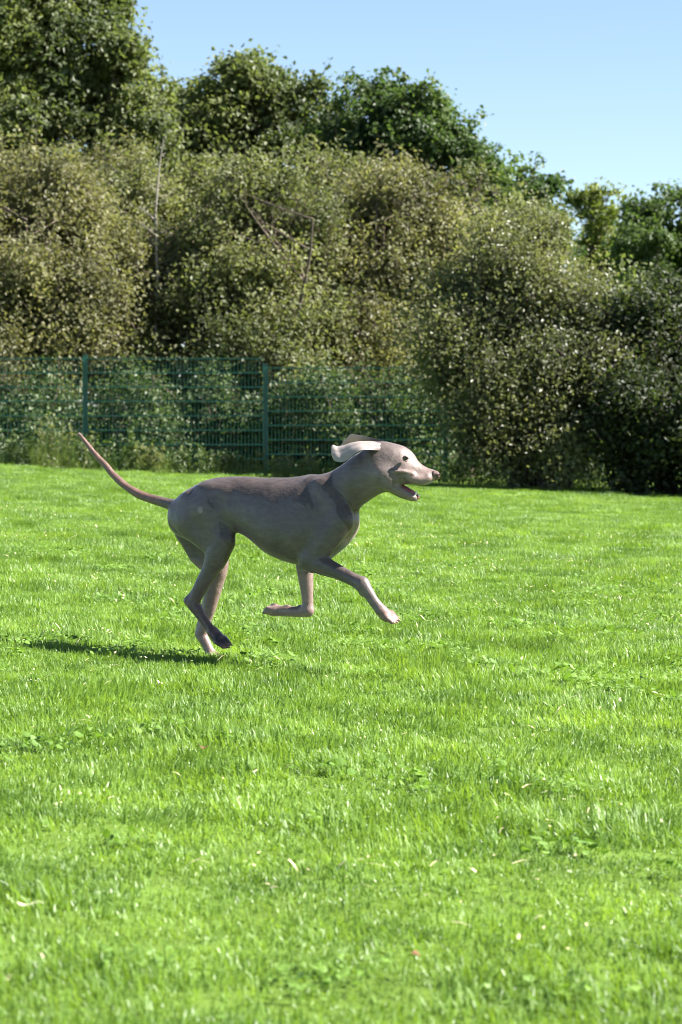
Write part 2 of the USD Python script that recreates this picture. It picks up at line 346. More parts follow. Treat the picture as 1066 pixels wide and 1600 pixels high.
def tree(name, label, cat, base, lobes, leaf, mm, bark, seed, cover=2.2, asp=.62, group=None, trunk_r=.12, twig=.23, ragged=.35, up=.5, wisps=0, stems=1, shell=.6, twigs_out=0.0, sub=8, gaps=.43, shoots=0.0):
    """A tree or shrub: trunk, limbs that reach every lobe of the crown, twigs, and clumps of separate leaves around the twig ends.
    lobes: (centre, radius) in metres."""
    g = np.random.default_rng(seed)
    base = np.asarray(base, float); C = np.array([l[0] for l in lobes]); R = np.array([l[1] for l in lobes])
    o = thing(name, label, cat, base, 0, group)
    C = C - base
    if sub:
        cs, rs = [C], [R]
        for c, r in zip(C, R):
            m = sub; dd = g.normal(size=(m, 3)); dd[:, 2] += .25; dd /= np.linalg.norm(dd, axis=1, keepdims=True)
            cs.append(c + dd * r * g.uniform(.75, 1.15, (m, 1)) * np.array([1.15, .8, 1])); rs.append(r * g.uniform(.18, .50, m))
        C, R = np.vstack(cs), np.concatenate(rs); q = C[:, 2] > R * .5; C, R = C[q], R[q]
    top = C[:, 2].max(); mid = np.array([C[:, 0].mean(), C[:, 1].mean(), 0])
    tr, br = MB(), MB()
    spines = []
    for s in range(stems):
        off = np.array([g.normal(0, .05 + .022 * stems), g.normal(0, .05 + .022 * stems), 0]) if stems > 1 else np.zeros(3)
        tgt = mid * (.8 + .3 * g.random()) + (np.array([g.normal(0, .35), g.normal(0, .35), 0]) if stems > 1 else 0) + np.array([0, 0, top * ((.72 if stems < 4 else .42) + .15 * g.random())])
        k = np.linspace(0, 1, 9)[:, None]
        p = off + (tgt - off) * k + np.cumsum(g.normal(0, .035, (9, 3)), axis=0) * np.array([1, 1, .2])
        p[:, :2] += (1 - k) * 0 ; p[0, 2] = -.25
        rr = trunk_r / math.sqrt(stems) * (1 - .85 * np.linspace(0, 1, 9)); rr[0] *= 1.35
        tr.add(tube(p, rr, 8)); spines.append(p)
    ends = []
    for c, r in zip(C, R):
        sp = spines[g.integers(len(spines))]
        z = np.clip(c[2] - r * .9 - .4 * np.hypot(*(c[:2] - sp[0, :2])), sp[1, 2], sp[-1, 2]); i = max(2, int(np.argmin(np.abs(sp[:, 2] - z))) - int(g.integers(0, 4))); a = sp[i]
        m = (a + c) / 2 + g.normal(0, .12, 3) + np.array([0, 0, -.1 * r])
        k = np.linspace(0, 1, 7)[:, None]
        p = (1 - k) ** 2 * a + 2 * k * (1 - k) * m + k ** 2 * c
        r0 = min(.030, trunk_r * .42) * min(1, .4 + r / 2.0)
        br.add(tube(p, np.linspace(r0, r0 * .35, 7), 6))
        for q in range(max(3, int(9 * r))):
            d = g.normal(size=3); d[2] += .25; d /= np.linalg.norm(d)
            e = c + d * r * (.75 + .35 * g.random()); s0 = p[g.integers(3, 7)]
            mm2 = (s0 + e) / 2 + g.normal(0, .08 * r, 3)
            pts = np.array([s0, (s0 + mm2) / 2 + g.normal(0, .02, 3), mm2, (mm2 + e) / 2 + g.normal(0, .02, 3), e])
            br.add(tube(pts, np.linspace(r0 * .35, .004, 5), 4, cap=False)); ends.append(e)
    # clumps
    A = 4 * np.pi * R ** 2; total = int((A * cover).sum() / (leaf * leaf * asp * .5))
    ncl = max(12, int(total / 26)); pick = g.choice(len(C), ncl, p=A / A.sum())
    d = g.normal(size=(ncl, 3)); d /= np.linalg.norm(d, axis=1, keepdims=True)
    rad = R[pick] * (1 - shell * g.random(ncl) ** 1.3)
    lump_n = meshkit.fbm(d * 2.2 + pick[:, None] * 7.3 + seed, 3, seed)          # uneven outline
    rad = rad * (1 + ragged * 1.5 * (lump_n - .5) * 2)
    cc = C[pick] + d * rad[:, None] * np.array([1, 1, 1.0])
    keep = (meshkit.fbm(cc * 2.3 + seed * 3.1, 2, seed + 5) > gaps) & (cc[:, 2] > .05)          # gaps
    cc, d, pk = cc[keep], d[keep], pick[keep]
    # a clump deep inside another lobe gives no leaf one could see
    if len(C) > 1:
        dist = np.linalg.norm(cc[:, None] - C[None], axis=2) / R[None]
        keep = dist[:, :len(lobes)].min(1) > .42; cc, d = cc[keep], d[keep]
    per = 26
    sp = twig * (.5 + .7 * g.random(len(cc)))
    pos = (cc[:, None] + g.normal(size=(len(cc), per, 3)) * sp[:, None, None] * np.array([.55, .55, .42])).reshape(-1, 3)
    if shoots:                                                               # leaves strung along rising twigs
        sd = d * .75 + np.array([0, 0, .85]) + g.normal(size=d.shape) * .35; sd /= np.linalg.norm(sd, axis=1, keepdims=True)
        ln = shoots * (.5 + g.random(len(cc))); tt = g.uniform(-.55, .6, (len(cc), per))
        pos = (cc[:, None] + sd[:, None] * (tt * ln[:, None])[..., None] + g.normal(size=(len(cc), per, 3)) * (.075 + .05 * (.6 - tt))[..., None]).reshape(-1, 3)
        for q in np.nonzero(g.random(len(cc)) < .22)[0]:
            br.add(tube([cc[q] - sd[q] * ln[q] * .6, cc[q] + g.normal(0, .015, 3), cc[q] + sd[q] * ln[q] * .75], [.009, .006, .002], 3, cap=False))
    nn = (np.repeat(d, per, 0) * .55 + np.array([0, 0, up]) + g.normal(size=pos.shape) * .62)
    ok = pos[:, 2] > .02; pos, nn = pos[ok], nn[ok]
    if wisps:                                                                    # long shoots standing out of the outline
        for q in range(wisps):
            l = g.integers(len(C)); dd = g.normal(size=3); dd[2] = abs(dd[2]) + .8; dd /= np.linalg.norm(dd)
            s0 = C[l] + dd * R[l] * .8; L = R[l] * (.35 + .55 * g.random()); dd2 = dd + np.array([0, 0, .4]); dd2 /= np.linalg.norm(dd2)
            k = np.linspace(0, 1, 5)[:, None]; p = s0 + dd2 * L * k + g.normal(0, .02, (5, 3)) * k
            br.add(tube(p, np.linspace(.012, .003, 5), 4, cap=False))
            m = int(24 * (1 - twigs_out) * L / .6) + 1
            pos = np.vstack([pos, s0 + dd2 * L * (.1 + .95 * g.random((m, 1))) + g.normal(0, .05, (m, 3))]); nn = np.vstack([nn, g.normal(size=(m, 3))])
    obj('trunk', tr.get(), bark, o, smooth=True); obj('branches', br.get(), bark, o, smooth=True)
    cr = obj('crown', leaf_cards(pos, nn, leaf, g, asp), mm, o); tag(cr, kind='stuff')
    global N_LEAF; N_LEAF += len(pos)
    return o
N_LEAF = 0
def L(Y, spots, seed=0, dy=.6, lean=0.0):
    vm = np.mean([q[1] for q in spots])
    g = np.random.default_rng(seed + 77); s = FPX / (10 + Y); out = []
    for u, v, r in spots:
        yy = Y + g.uniform(-dy, dy) - lean * (v - vm) / 100; out.append((at(u, v, yy), r / (FPX / (10 + yy))))
    return out
def foot(u, Y):
    x = at(u, 700, Y)[0]; return np.array([x, Y, float(ground(x, Y))])

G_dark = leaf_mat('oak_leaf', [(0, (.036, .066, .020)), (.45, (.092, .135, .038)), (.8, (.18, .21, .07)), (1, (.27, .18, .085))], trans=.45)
G_mid = leaf_mat('broad_leaf', [(0, (.055, .075, .028)), (.4, (.15, .175, .062)), (.75, (.28, .275, .12)), (1, (.36, .21, .12))], trans=.45)
G_olive = leaf_mat('olive_leaf', [(0, (.070, .085, .032)), (.45, (.19, .20, .085)), (.8, (.32, .31, .15)), (1, (.35, .23, .15))], trans=.45)
G_brown = leaf_mat('browning_leaf', [(0, (.080, .080, .036)), (.4, (.20, .195, .090)), (.75, (.33, .295, .15)), (1, (.36, .23, .17))], trans=.45)
G_front = leaf_mat('hawthorn_leaf', [(0, (.070, .080, .036)), (.45, (.20, .205, .095)), (.8, (.33, .32, .17)), (1, (.37, .26, .19))], trans=.45, rough=.45, spec=.6)
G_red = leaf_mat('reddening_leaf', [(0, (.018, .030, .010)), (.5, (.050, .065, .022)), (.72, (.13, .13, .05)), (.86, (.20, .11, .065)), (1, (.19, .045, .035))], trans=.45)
G_yellow = leaf_mat('yellowing_leaf', [(0, (.07, .10, .02)), (.45, (.18, .21, .04)), (1, (.36, .33, .08))], trans=.4)
G_ivy = leaf_mat('undergrowth_leaf', [(0, (.035, .060, .018)), (.5, (.10, .14, .042)), (1, (.21, .225, .08))], trans=.34)

# rear row
tree('tall_tree', 'tallest tree, its crown leaving the photo at the upper left corner', 'tree', foot(70, 37), L(37, [(60, 60, 105), (130, 105, 90), (195, 150, 62), (110, 225, 115), (10, 190, 120), (-70, 80, 140), (30, -60, 110), (215, 235, 70), (-60, 280, 120), (120, 20, 60)], 1), .105, G_mid, M_bark, 11, trunk_r=.22, twig=.24, ragged=.42, wisps=26, cover=2.3, asp=.7)
tree('broad_tree', 'broad green tree right of the tallest one, behind the pale bare trunk', 'tree', foot(370, 39), L(39, [(290, 204, 66.0), (350, 179, 66.0), (410, 179, 70.0), (470, 189, 66.0), (440, 269, 95.0), (330, 279, 100.0), (500, 274, 80.0), (255, 244, 60.0)], 2), .105, G_mid, M_bark, 12, trunk_r=.2, twig=.23, ragged=.45, wisps=26, cover=2.3, asp=.7)
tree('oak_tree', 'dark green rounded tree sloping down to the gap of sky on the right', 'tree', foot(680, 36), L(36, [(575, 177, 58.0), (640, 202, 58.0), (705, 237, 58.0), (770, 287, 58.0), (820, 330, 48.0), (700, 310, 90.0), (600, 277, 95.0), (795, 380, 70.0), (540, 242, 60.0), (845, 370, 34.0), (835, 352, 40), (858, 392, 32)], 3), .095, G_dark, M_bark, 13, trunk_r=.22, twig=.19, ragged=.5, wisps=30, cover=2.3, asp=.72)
tree('yellowing_tree', 'small yellowing tree in the gap of sky left of the dark one', 'tree', foot(930, 45), L(45, [(918, 325, 26), (948, 318, 28), (968, 350, 28), (930, 370, 36), (965, 405, 42), (925, 420, 40)], 4), .10, G_yellow, M_bark, 14, trunk_r=.14, twig=.19, ragged=.5, wisps=30, cover=1.5, asp=.7)
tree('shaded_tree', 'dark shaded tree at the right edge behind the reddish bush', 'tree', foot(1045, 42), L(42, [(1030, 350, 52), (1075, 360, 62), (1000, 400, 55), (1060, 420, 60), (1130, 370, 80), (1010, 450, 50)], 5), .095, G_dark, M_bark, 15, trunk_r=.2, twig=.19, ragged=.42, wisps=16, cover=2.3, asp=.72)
# middle row behind the fence
tree('shrub_tree', 'brownish green tree behind the fence at the left edge, below the tallest tree', 'tree', foot(45, 31), L(31, [(20, 320, 73.6), (90, 340, 71.8), (-60, 370, 92.0), (30, 430, 87.4), (125, 420, 73.6), (90, 480, 82.8), (-20, 500, 87.4), (150, 500, 55.2), (30, 580, 55.2), (110, 570, 50.6)], 6, .4, .8), .074, G_brown, M_bark, 16, trunk_r=.12, twig=.19, ragged=.4, wisps=88, cover=1.35, stems=3, shoots=.6)
tree('shrub_tree', 'olive green tree behind the fence with the pale bare trunk standing in it', 'tree', foot(265, 32), L(32, [(190, 335, 55.8), (255, 345, 59.4), (320, 355, 59.4), (200, 435, 67.5), (290, 445, 72.0), (230, 490, 72.0), (320, 500, 67.5), (200, 570, 49.5), (290, 575, 54.0)], 7, .4, .8), .074, G_olive, M_bark, 17, trunk_r=.11, twig=.19, ragged=.42, wisps=80, cover=1.3, stems=3, shoots=.6)
tree('shrub_tree', 'rounded olive green tree behind the right fence post, its top below the broad green tree', 'tree', foot(410, 31), L(31, [(370, 330, 55.8), (430, 335, 59.4), (480, 375, 59.4), (380, 415, 72.0), (460, 455, 76.5), (390, 470, 72.0), (470, 510, 67.5), (380, 560, 55.8), (450, 590, 49.5)], 8, .4, .8), .074, G_olive, M_bark, 18, trunk_r=.12, twig=.19, ragged=.38, wisps=80, cover=1.35, stems=3, shoots=.6)
tree('shrub_tree', 'tall brownish tree with bare twigs on top behind the head of the dog', 'tree', foot(590, 31.5), L(31.5, [(590, 320, 52.2), (640, 330, 54.0), (560, 370, 59.4), (680, 390, 63.0), (610, 420, 72.0), (550, 450, 72.0), (640, 480, 76.5), (720, 450, 59.4), (560, 540, 54.0), (640, 560, 59.4), (590, 600, 45.0)], 9, .4, .8), .074, G_brown, M_bark, 19, trunk_r=.12, twig=.19, ragged=.42, wisps=140, cover=1.3, stems=3, shoots=.6, twigs_out=.6)
tree('shrub_tree', 'olive tree filling the gap behind the pale bare trunk', 'tree', foot(180, 34), L(34, [(180, 300, 55), (150, 350, 60), (215, 360, 60), (180, 430, 70), (170, 500, 70)], 31, .4, .6), .08, G_brown, M_bark, 31, trunk_r=.1, twig=.2, ragged=.4, wisps=50, cover=1.3, stems=3, shoots=.6)
tree('shrub_tree', 'olive tree between the rounded olive tree and the twiggy brownish one', 'tree', foot(520, 33.5), L(33.5, [(520, 300, 55), (500, 350, 60), (550, 380, 60), (520, 450, 70), (505, 520, 66), (320, 330, 60), (335, 420, 60)], 32, .4, .6), .08, G_olive, M_bark, 32, trunk_r=.1, twig=.2, ragged=.4, wisps=60, cover=1.3, stems=3, shoots=.6)
tree('shrub_tree', 'pale olive tree rising behind the left half of the big silvery bush', 'tree', foot(730, 32), L(32, [(720, 330, 52), (760, 360, 55), (700, 390, 60), (800, 380, 52), (690, 470, 62), (740, 440, 60)], 33, .4, .6), .08, G_olive, M_bark, 33, trunk_r=.1, twig=.2, ragged=.4, wisps=60, cover=1.3, stems=3, shoots=.6)
tree('bush', 'big silvery olive bush in front of the fence with a dark trunk', 'bush', foot(838, 25.8), L(25.6, [(770, 540, 60), (850, 550, 58), (810, 600, 60), (760, 435, 66.2), (830, 430, 68.1), (880, 475, 60.7), (720, 480, 77.3), (810, 500, 92.0), (900, 520, 68.1), (700, 560, 57.0), (765, 590, 81.0), (860, 600, 77.3), (925, 590, 47.8), (748, 650, 36), (800, 670, 51.5), (905, 660, 42.3), (770, 540, 60), (850, 550, 58), (815, 610, 55), (800, 712, 36), (880, 712, 34), (760, 700, 28)], 10, .5, .45), .058, G_front, M_darkbark, 20, trunk_r=.30, twig=.18, ragged=.38, wisps=50, cover=1.3, stems=9, shoots=.5, up=.35)
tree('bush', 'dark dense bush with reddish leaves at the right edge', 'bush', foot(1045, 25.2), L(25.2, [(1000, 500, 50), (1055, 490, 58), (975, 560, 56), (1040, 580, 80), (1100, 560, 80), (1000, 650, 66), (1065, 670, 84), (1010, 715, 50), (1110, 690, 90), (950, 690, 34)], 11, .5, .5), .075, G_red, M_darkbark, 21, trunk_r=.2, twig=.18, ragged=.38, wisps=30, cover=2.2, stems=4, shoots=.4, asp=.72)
tree('bush', 'leafy bush just outside the right edge of the lawn', 'bush', foot(1330, 24), L(24, [(1330, 590, 90), (1420, 580, 100), (1260, 650, 80)], 12), .12, G_dark, M_bark, 22, trunk_r=.2, twig=.3, cover=1.8)
# low shrubs behind the wire
for k, (u, v, r, lab, mm) in enumerate([(60, 625, 62, 'low dark green shrub behind the wire left of the left fence post', G_ivy), (215, 640, 66, 'low shrub behind the wire, first right of the left fence post', G_ivy), (350, 630, 78, 'light green shrub behind the wire left of the second fence post', G_ivy),
                                   (475, 640, 66, 'green shrub behind the wire just right of the second fence post', G_ivy), (570, 640, 74, 'green shrub behind the wire directly above the neck of the dog', G_ivy), (665, 650, 70, 'low shrub behind the wire right of the head of the dog', G_ivy)]):
    tree('low_shrub', lab, 'shrub', foot(u, 29.2), L(29.2, [(u, v + 25, r * .75), (u - r * .7, v + 50, r * .5), (u + r * .7, v + 45, r * .55), (u + 10, v - r * .3, r * .5), (u, v + 70, r * .6)], 20 + k), .07, mm, M_bark, 40 + k, trunk_r=.05, twig=.2, cover=1.1, stems=3, shoots=.4, asp=.7, wisps=10)
# undergrowth of the wood that closes the view under the crowns
g = np.random.default_rng(99); nn_ = 90000
cl = np.stack([g.uniform(-7.5, 7.5, 2600), g.uniform(33, 35.5, 2600), np.zeros(2600)], 1)
cl[:, 2] = g.random(2600) ** .8 * (3.2 + .8 * np.sin(cl[:, 0] * 1.3) + .5 * np.sin(cl[:, 0] * 3.1)) * np.where(cl[:, 0] > 5.0, .6, 1)
keep = meshkit.fbm(cl * 1.2, 2, 3) > .40; cl = cl[keep]
ps = (cl[:, None] + g.normal(size=(len(cl), 30, 3)) * .22).reshape(-1, 3); ps[:, 2] = np.abs(ps[:, 2]) + ground(ps[:, 0], ps[:, 1])
tag(obj('undergrowth', leaf_cards(ps, g.normal(size=ps.shape) * .7 + [0, -.2, .5], .10, g, .65), G_mid), 'dark woodland undergrowth closing the view below the crowns behind the wire mesh fence', 'undergrowth', kind='stuff')
# pale bare trunk
bt = thing('bare_tree', 'thin pale leafless tree standing among the olive trees left of centre', 'tree', foot(245, 31.2))
b0 = foot(245, 31.2); pts = np.array([at(u, v, 31.2) for u, v in ((243, 760), (245, 640), (243, 520), (246, 430), (243, 330), (249, 260), (256, 215))]) - b0
obj('trunk', tube(pts, [.03, .027, .024, .021, .017, .011, .004], 8), M_palebark, bt, smooth=True)
g = np.random.default_rng(5)
for k in range(22):
    v0 = g.uniform(235, 500); i = np.interp(v0, [215, 260, 330, 430, 520], [256, 249, 243, 246, 243]); sd = 1 if k % 2 else -1; ln = g.uniform(10, 46) * (.5 + .5 * (v0 - 200) / 300)
    a, b = at(i, v0, 31.2) - b0, at(i + sd * ln, v0 - ln * g.uniform(.3, 1.1), 31.2 + g.uniform(-.3, .3)) - b0; m = (a + b) / 2 + np.array([0, 0, -.03]) + g.normal(0, .02, 3)
    obj('twig', tube([a, m, b], [.009, .006, .002], 5), M_palebark, bt, smooth=True)

# weeds and tall grass along the foot of the fence
def weed(name, label, u, Y, h, w, mm_leaf, seed, grassy=.6, stems=14):
    g = np.random.default_rng(seed); b = foot(u, Y); o = thing(name, label, 'weeds' if grassy < .8 else 'tall grass', b)
    if grassy > 0:
        v, f = blades(int(1100 * grassy * w), 1.0, h * .3, h * 1.05, .009, .5, seed); v = v * np.array([w / 2, .22, 1.0]); t = obj('grass_blades', (v, f), M_rough, o); tag(t, kind='stuff')
    if grassy < .95:
        st = MB(); P, N = [], []
        for k in range(stems):
            a = np.array([g.normal(0, w * .22), g.normal(0, .12), 0]); top = a + np.array([g.normal(0, .10), g.normal(0, .08), h * (.5 + .6 * g.random())])
            st.add(tube([a, (a + top) / 2 + g.normal(0, .02, 3), top], [.006, .005, .002], 5, cap=False))
            m = int(34 * (1 - grassy * .5)); tt = g.random((m, 1)) ** .7
            P.append(a + (top - a) * tt + g.normal(0, .07, (m, 3)) * (1.25 - tt)); N.append(g.normal(size=(m, 3)) * .6 + [0, -.1, .6])
        P = np.vstack(P); P[:, 2] = np.abs(P[:, 2]) + .01
        tag(obj('stems', st.get(), mm_leaf, o), kind='stuff'); t = obj('leaves', leaf_cards(P, np.vstack(N), .075, g, .5), mm_leaf, o); tag(t, kind='stuff')
weeds = [(20, 26.9, .5, 1.0, G_ivy, .5, 'green weeds under the fence at the left edge of the photo'), (85, 26.7, .68, .7, G_olive, .85, 'tall straw coloured grass clump left of the raised tail tip'),
         (140, 26.9, .45, .7, G_ivy, .5, 'low green weeds at the foot of the left fence post'), (200, 26.6, .55, .7, G_ivy, .3, 'leafy light green weeds right of the left fence post'), (240, 26.4, .38, .6, G_olive, .8, 'yellowish grass clump on the lawn edge above the tail base'),
         (300, 26.5, .36, .8, G_ivy, .2, 'low dark leafy weeds above the rump of the dog'), (365, 26.7, .32, .8, G_ivy, .6, 'weedy grass left of the second fence post'), (455, 26.8, .36, .8, G_olive, .9, 'dry grass clump right of the second fence post'),
         (530, 26.9, .34, .8, G_ivy, .6, 'weeds under the wire behind the neck of the dog'), (610, 26.9, .4, .8, G_ivy, .6, 'weeds under the wire behind the jaw of the dog'), (715, 26.9, .5, .7, G_ivy, .4, 'leafy weeds between the nose of the dog and the big bush'),
         (775, 26.9, .4, .7, G_ivy, .6, 'green grass and weeds left of the trunk of the big bush'), (900, 26.9, .5, .7, G_ivy, .5, 'sunlit weeds right of the trunk of the big bush'), (960, 26.9, .5, .7, G_ivy, .5, 'sunlit weeds beside the dark reddish bush')]
for k, (u, Y, h, w, mm, gr, lab) in enumerate(weeds):
    weed('weed_clump', lab, u, Y, h, w, mm, 60 + k, gr)
# ================================================================ the dog
PXM = 420.0
class Field:
    """A signed distance field on a grid; shapes are blended into it, then it is skinned as one closed mesh."""
    def __init__(s, lo, hi, h):
        s.lo, s.h = np.array(lo, float), h
        s.n = np.ceil((np.array(hi) - s.lo) / h).astype(int) + 1
        s.ax = [(s.lo[i] + h * np.arange(s.n[i])).astype(np.float32) for i in range(3)]
        s.d = np.full(s.n, 0.5, np.float32)
    def box(s, lo, hi):
        a = np.clip(np.floor((lo - s.lo) / s.h).astype(int), 0, s.n - 1); b = np.clip(np.ceil((hi - s.lo) / s.h).astype(int) + 1, 1, s.n)
        sl = tuple(slice(a[i], b[i]) for i in range(3))
        return sl, s.ax[0][sl[0]][:, None, None], s.ax[1][sl[1]][None, :, None], s.ax[2][sl[2]][None, None, :]
    def blend(s, sl, e, k, sub=False):
        d = s.d[sl]
        if sub:
            h = np.clip(0.5 - 0.5 * (d + e) / k, 0, 1); s.d[sl] = d * (1 - h) - e * h + k * h * (1 - h)
        else:
            h = np.clip(0.5 + 0.5 * (d - e) / k, 0, 1); s.d[sl] = d * (1 - h) + e * h - k * h * (1 - h)
    def cone(s, a, b, ra, rb, k=0.012, ky=1.0, sub=False):
        """A tapered round limb from a to b; ky squeezes it sideways."""
        a, b = np.asarray(a, float), np.asarray(b, float)
        R = max(ra, rb) + k + 2 * s.h
        sl, X, Y, Z = s.box(np.minimum(a, b) - R, np.maximum(a, b) + R)
        ab = b - a; L = max(float(ab[0] ** 2 + ab[2] ** 2 + ab[1] ** 2), 1e-9)
        t = np.clip(((X - a[0]) * ab[0] + (Y - a[1]) * ab[1] + (Z - a[2]) * ab[2]) / L, 0, 1)
        dy = (Y - a[1] - t * ab[1]) / ky
        e = np.sqrt((X - a[0] - t * ab[0]) ** 2 + dy ** 2 + (Z - a[2] - t * ab[2]) ** 2) - (ra + (rb - ra) * t)
        s.blend(sl, (e * min(1.0, ky ** 0.5)).astype(np.float32), k, sub)
    def skin(s):
        """Surface nets."""
        d = s.d; ins = d < 0
        c = [ins[i:ins.shape[0] - 1 + i, j:ins.shape[1] - 1 + j, k:ins.shape[2] - 1 + k] for i in (0, 1) for j in (0, 1) for k in (0, 1)]
        cnt = sum(x.astype(np.int8) for x in c)
        cells = np.argwhere((cnt > 0) & (cnt < 8))
        idx = np.full(np.array(ins.shape) - 1, -1, np.int64); idx[tuple(cells.T)] = np.arange(len(cells))
        acc = np.zeros((len(cells), 3)); num = np.zeros(len(cells))
        corners = [np.array((i, j, k)) for i in (0, 1) for j in (0, 1) for k in (0, 1)]
        val = [d[tuple((cells + q).T)] for q in corners]
        for x in range(8):
            for y in range(x + 1, 8):
                if np.abs(corners[x] - corners[y]).sum() != 1: continue
                m = (val[x] < 0) != (val[y] < 0)
                t = np.where(m, val[x] / np.where(m, val[x] - val[y], 1), 0)
                acc += m[:, None] * (corners[x] + t[:, None] * (corners[y] - corners[x])); num += m
        v = s.lo + s.h * (cells + acc / num[:, None])
        faces = []
        for ax in range(3):
            o = [i for i in range(3) if i != ax]
            sh = [slice(1, -1) if i != ax else slice(0, -1) for i in range(3)]
            sh2 = [slice(1, -1) if i != ax else slice(1, None) for i in range(3)]
            A, B = ins[tuple(sh)], ins[tuple(sh2)]
            e = np.argwhere(A != B); off = np.array([0 if i == ax else 1 for i in range(3)])
            flip = A[tuple(e.T)]; e = e + off
            q = []
            for du, dv in ((1, 1), (0, 1), (0, 0), (1, 0)):
                cc = e.copy(); cc[:, o[0]] -= du; cc[:, o[1]] -= dv; q.append(idx[tuple(cc.T)])
            q = np.stack(q, 1); w = flip if ax != 1 else ~flip
            q[~w] = q[~w][:, ::-1]
            faces.append(q)
        q = np.vstack(faces)
        return v, np.vstack([q[:, [0, 1, 2]], q[:, [0, 2, 3]]])

FORE_TOES = ((-8, -5, 3.5), (-3, -.5, 2.5), (3, 3, -.5), (8, 1, -5))
HIND_TOES = ((-8, -7, 4.5), (-3, -1, 3.5), (3, 3, 0), (8, 1, -4))
DOG_TURN = math.radians(34)
DOG_AT = np.array([-0.35, 0.0, 0.0])
def build_dog():
    F = Field((-0.88, -0.165, -0.06), (0.98, 0.27, 0.87), 0.0031)
    ct, sn = math.cos(DOG_TURN), math.sin(DOG_TURN)
    def P(u, v, w):
        """Body frame of the dog: measured side-on place (u, v), w sideways; the dog is turned by DOG_TURN towards the camera."""
        yb = w / PXM + 0.38 * max(0.0, u - 568) ** 2 / (max(0.0, u - 568) + 14) / PXM     # the head looks straight on
        q = at(u, v, yb)
        for _ in range(3):
            xb = (q[0] - DOG_AT[0] - yb * sn) / ct
            q = at(u, v, -xb * sn + yb * ct)
        return np.array([(q[0] - DOG_AT[0] - yb * sn) / ct, yb, q[2]])
    from scipy.interpolate import PchipInterpolator
    def chain(pts, k=0.012, ky=1.0):
        """A limb through control points (u, v, w, radius): resampled smoothly, then blended in as one."""
        q = np.array(pts, float); c = np.array([P(*p[:3]) for p in q]); r = q[:, 3] / PXM
        if len(q) > 2:
            t = np.concatenate([[0], np.cumsum(np.linalg.norm(np.diff(c, axis=0), axis=1) + 1e-6)])
            tt = np.concatenate([np.linspace(t[i], t[i + 1], 4)[:-1] for i in range(len(t) - 1)] + [t[-1:]])
            from scipy.interpolate import Akima1DInterpolator
            ip = (lambda y: Akima1DInterpolator(t, y, method='makima')(tt)) if len(q) > 3 else (lambda y: np.interp(tt, t, y))
            c = np.stack([ip(c[:, i]) for i in range(3)], 1); r = PchipInterpolator(t, r)(tt)
        R = r.max() + k + 2 * F.h
        sl, X, Y, Z = F.box(c.min(0) - R, c.max(0) + R)
        best = np.full(F.d[sl].shape, 1.0, np.float32)
        for i in range(len(c) - 1):
            a, b, ra, rb = c[i], c[i + 1], r[i], r[i + 1]
            lo, hi = np.minimum(a, b) - R, np.maximum(a, b) + R
            s2, X, Y, Z = F.box(lo, hi)
            ab = b - a; L = max(float(ab @ ab), 1e-9)
            t = np.clip(((X - a[0]) * ab[0] + (Y - a[1]) * ab[1] + (Z - a[2]) * ab[2]) / L, 0, 1)
            dy = (Y - a[1] - t * ab[1]) / ky
            e = np.sqrt((X - a[0] - t * ab[0]) ** 2 + dy ** 2 + (Z - a[2] - t * ab[2]) ** 2) - (ra + (rb - ra) * t)
            s3 = tuple(slice(s2[j].start - sl[j].start, s2[j].stop - sl[j].start) for j in range(3))
            best[s3] = np.minimum(best[s3], e * min(1.0, ky ** 0.5))
        F.blend(sl, best, k)
    def loft(st, k, ywid, n=2.2):
        """A body along x through stations (u, top, bottom, half width)."""
        st = np.array(st, float)
        tops = np.array([P(a[0], a[1], 0) for a in st]); bots = np.array([P(a[0], a[2], 0) for a in st])
        xs = tops[:, 0]
        lo = np.array([xs[0] - .03, tops[:, 1].min() - st[:, 3].max() / PXM - .03, bots[:, 2].min() - .03]); hi = np.array([xs[-1] + .03, tops[:, 1].max() + st[:, 3].max() / PXM + .03, tops[:, 2].max() + .03])
        sl, X, Y, Z = F.box(lo, hi)
        xq = np.clip(X.ravel(), xs[0], xs[-1])
        zt, zb, hw, yc = (PchipInterpolator(xs, q)(xq)[:, None, None].astype(np.float32) for q in (tops[:, 2], bots[:, 2], st[:, 3] / PXM, tops[:, 1]))
        Y = Y - yc
        cz, hz = (zt + zb) / 2, (zt - zb) / 2
        over = np.maximum(np.maximum(xs[0] - X, X - xs[-1]), 0)
        sz = (Z - cz) / hz
        wy = hw * ywid(sz)
        q = (np.abs(sz) ** n + np.abs(Y / wy) ** n) ** (1 / n)
        e = (q - 1) * np.minimum(hz, hw) * 0.9 + over
        F.blend(sl, e.astype(np.float32), k)
    # --- trunk: stations along the spine (u, top, bottom, half width)
    st = ([(266, 800, 812, 4), (271, 786, 826, 15), (280, 777, 836, 25), (294, 765, 842, 31), (308, 757, 842, 34), (325, 750, 836, 35), (345, 746.5, 828, 35),
                   (365, 745, 827, 34), (382, 744.5, 834, 35), (400, 746, 846, 39), (425, 748, 866, 44), (452, 748.5, 878, 47), (478, 746, 884, 47),
                   (503, 745, 880, 43), (522, 752, 867, 37), (538, 768, 853, 30), (549, 786, 841, 22), (555, 800, 830, 13), (558, 811, 819, 4)])
    loft(st, 0.004, lambda sz: (1.03 - 0.17 * np.clip(sz, -1, 1)) * (1 - 0.10 * np.clip(-sz - 0.3, 0, 1)))
    # spine ridge, hip bones, withers
    chain([(335, 757, 0, 7), (440, 756, 0, 7), (490, 752, 0, 9)], k=.02)
    for s in (-1, 1):
        chain([(318, 766, 17 * s, 10), (352, 770, 22 * s, 9)], k=.03)
        chain([(488, 756, 9 * s, 9), (505, 765, 14 * s, 10)], k=.03)
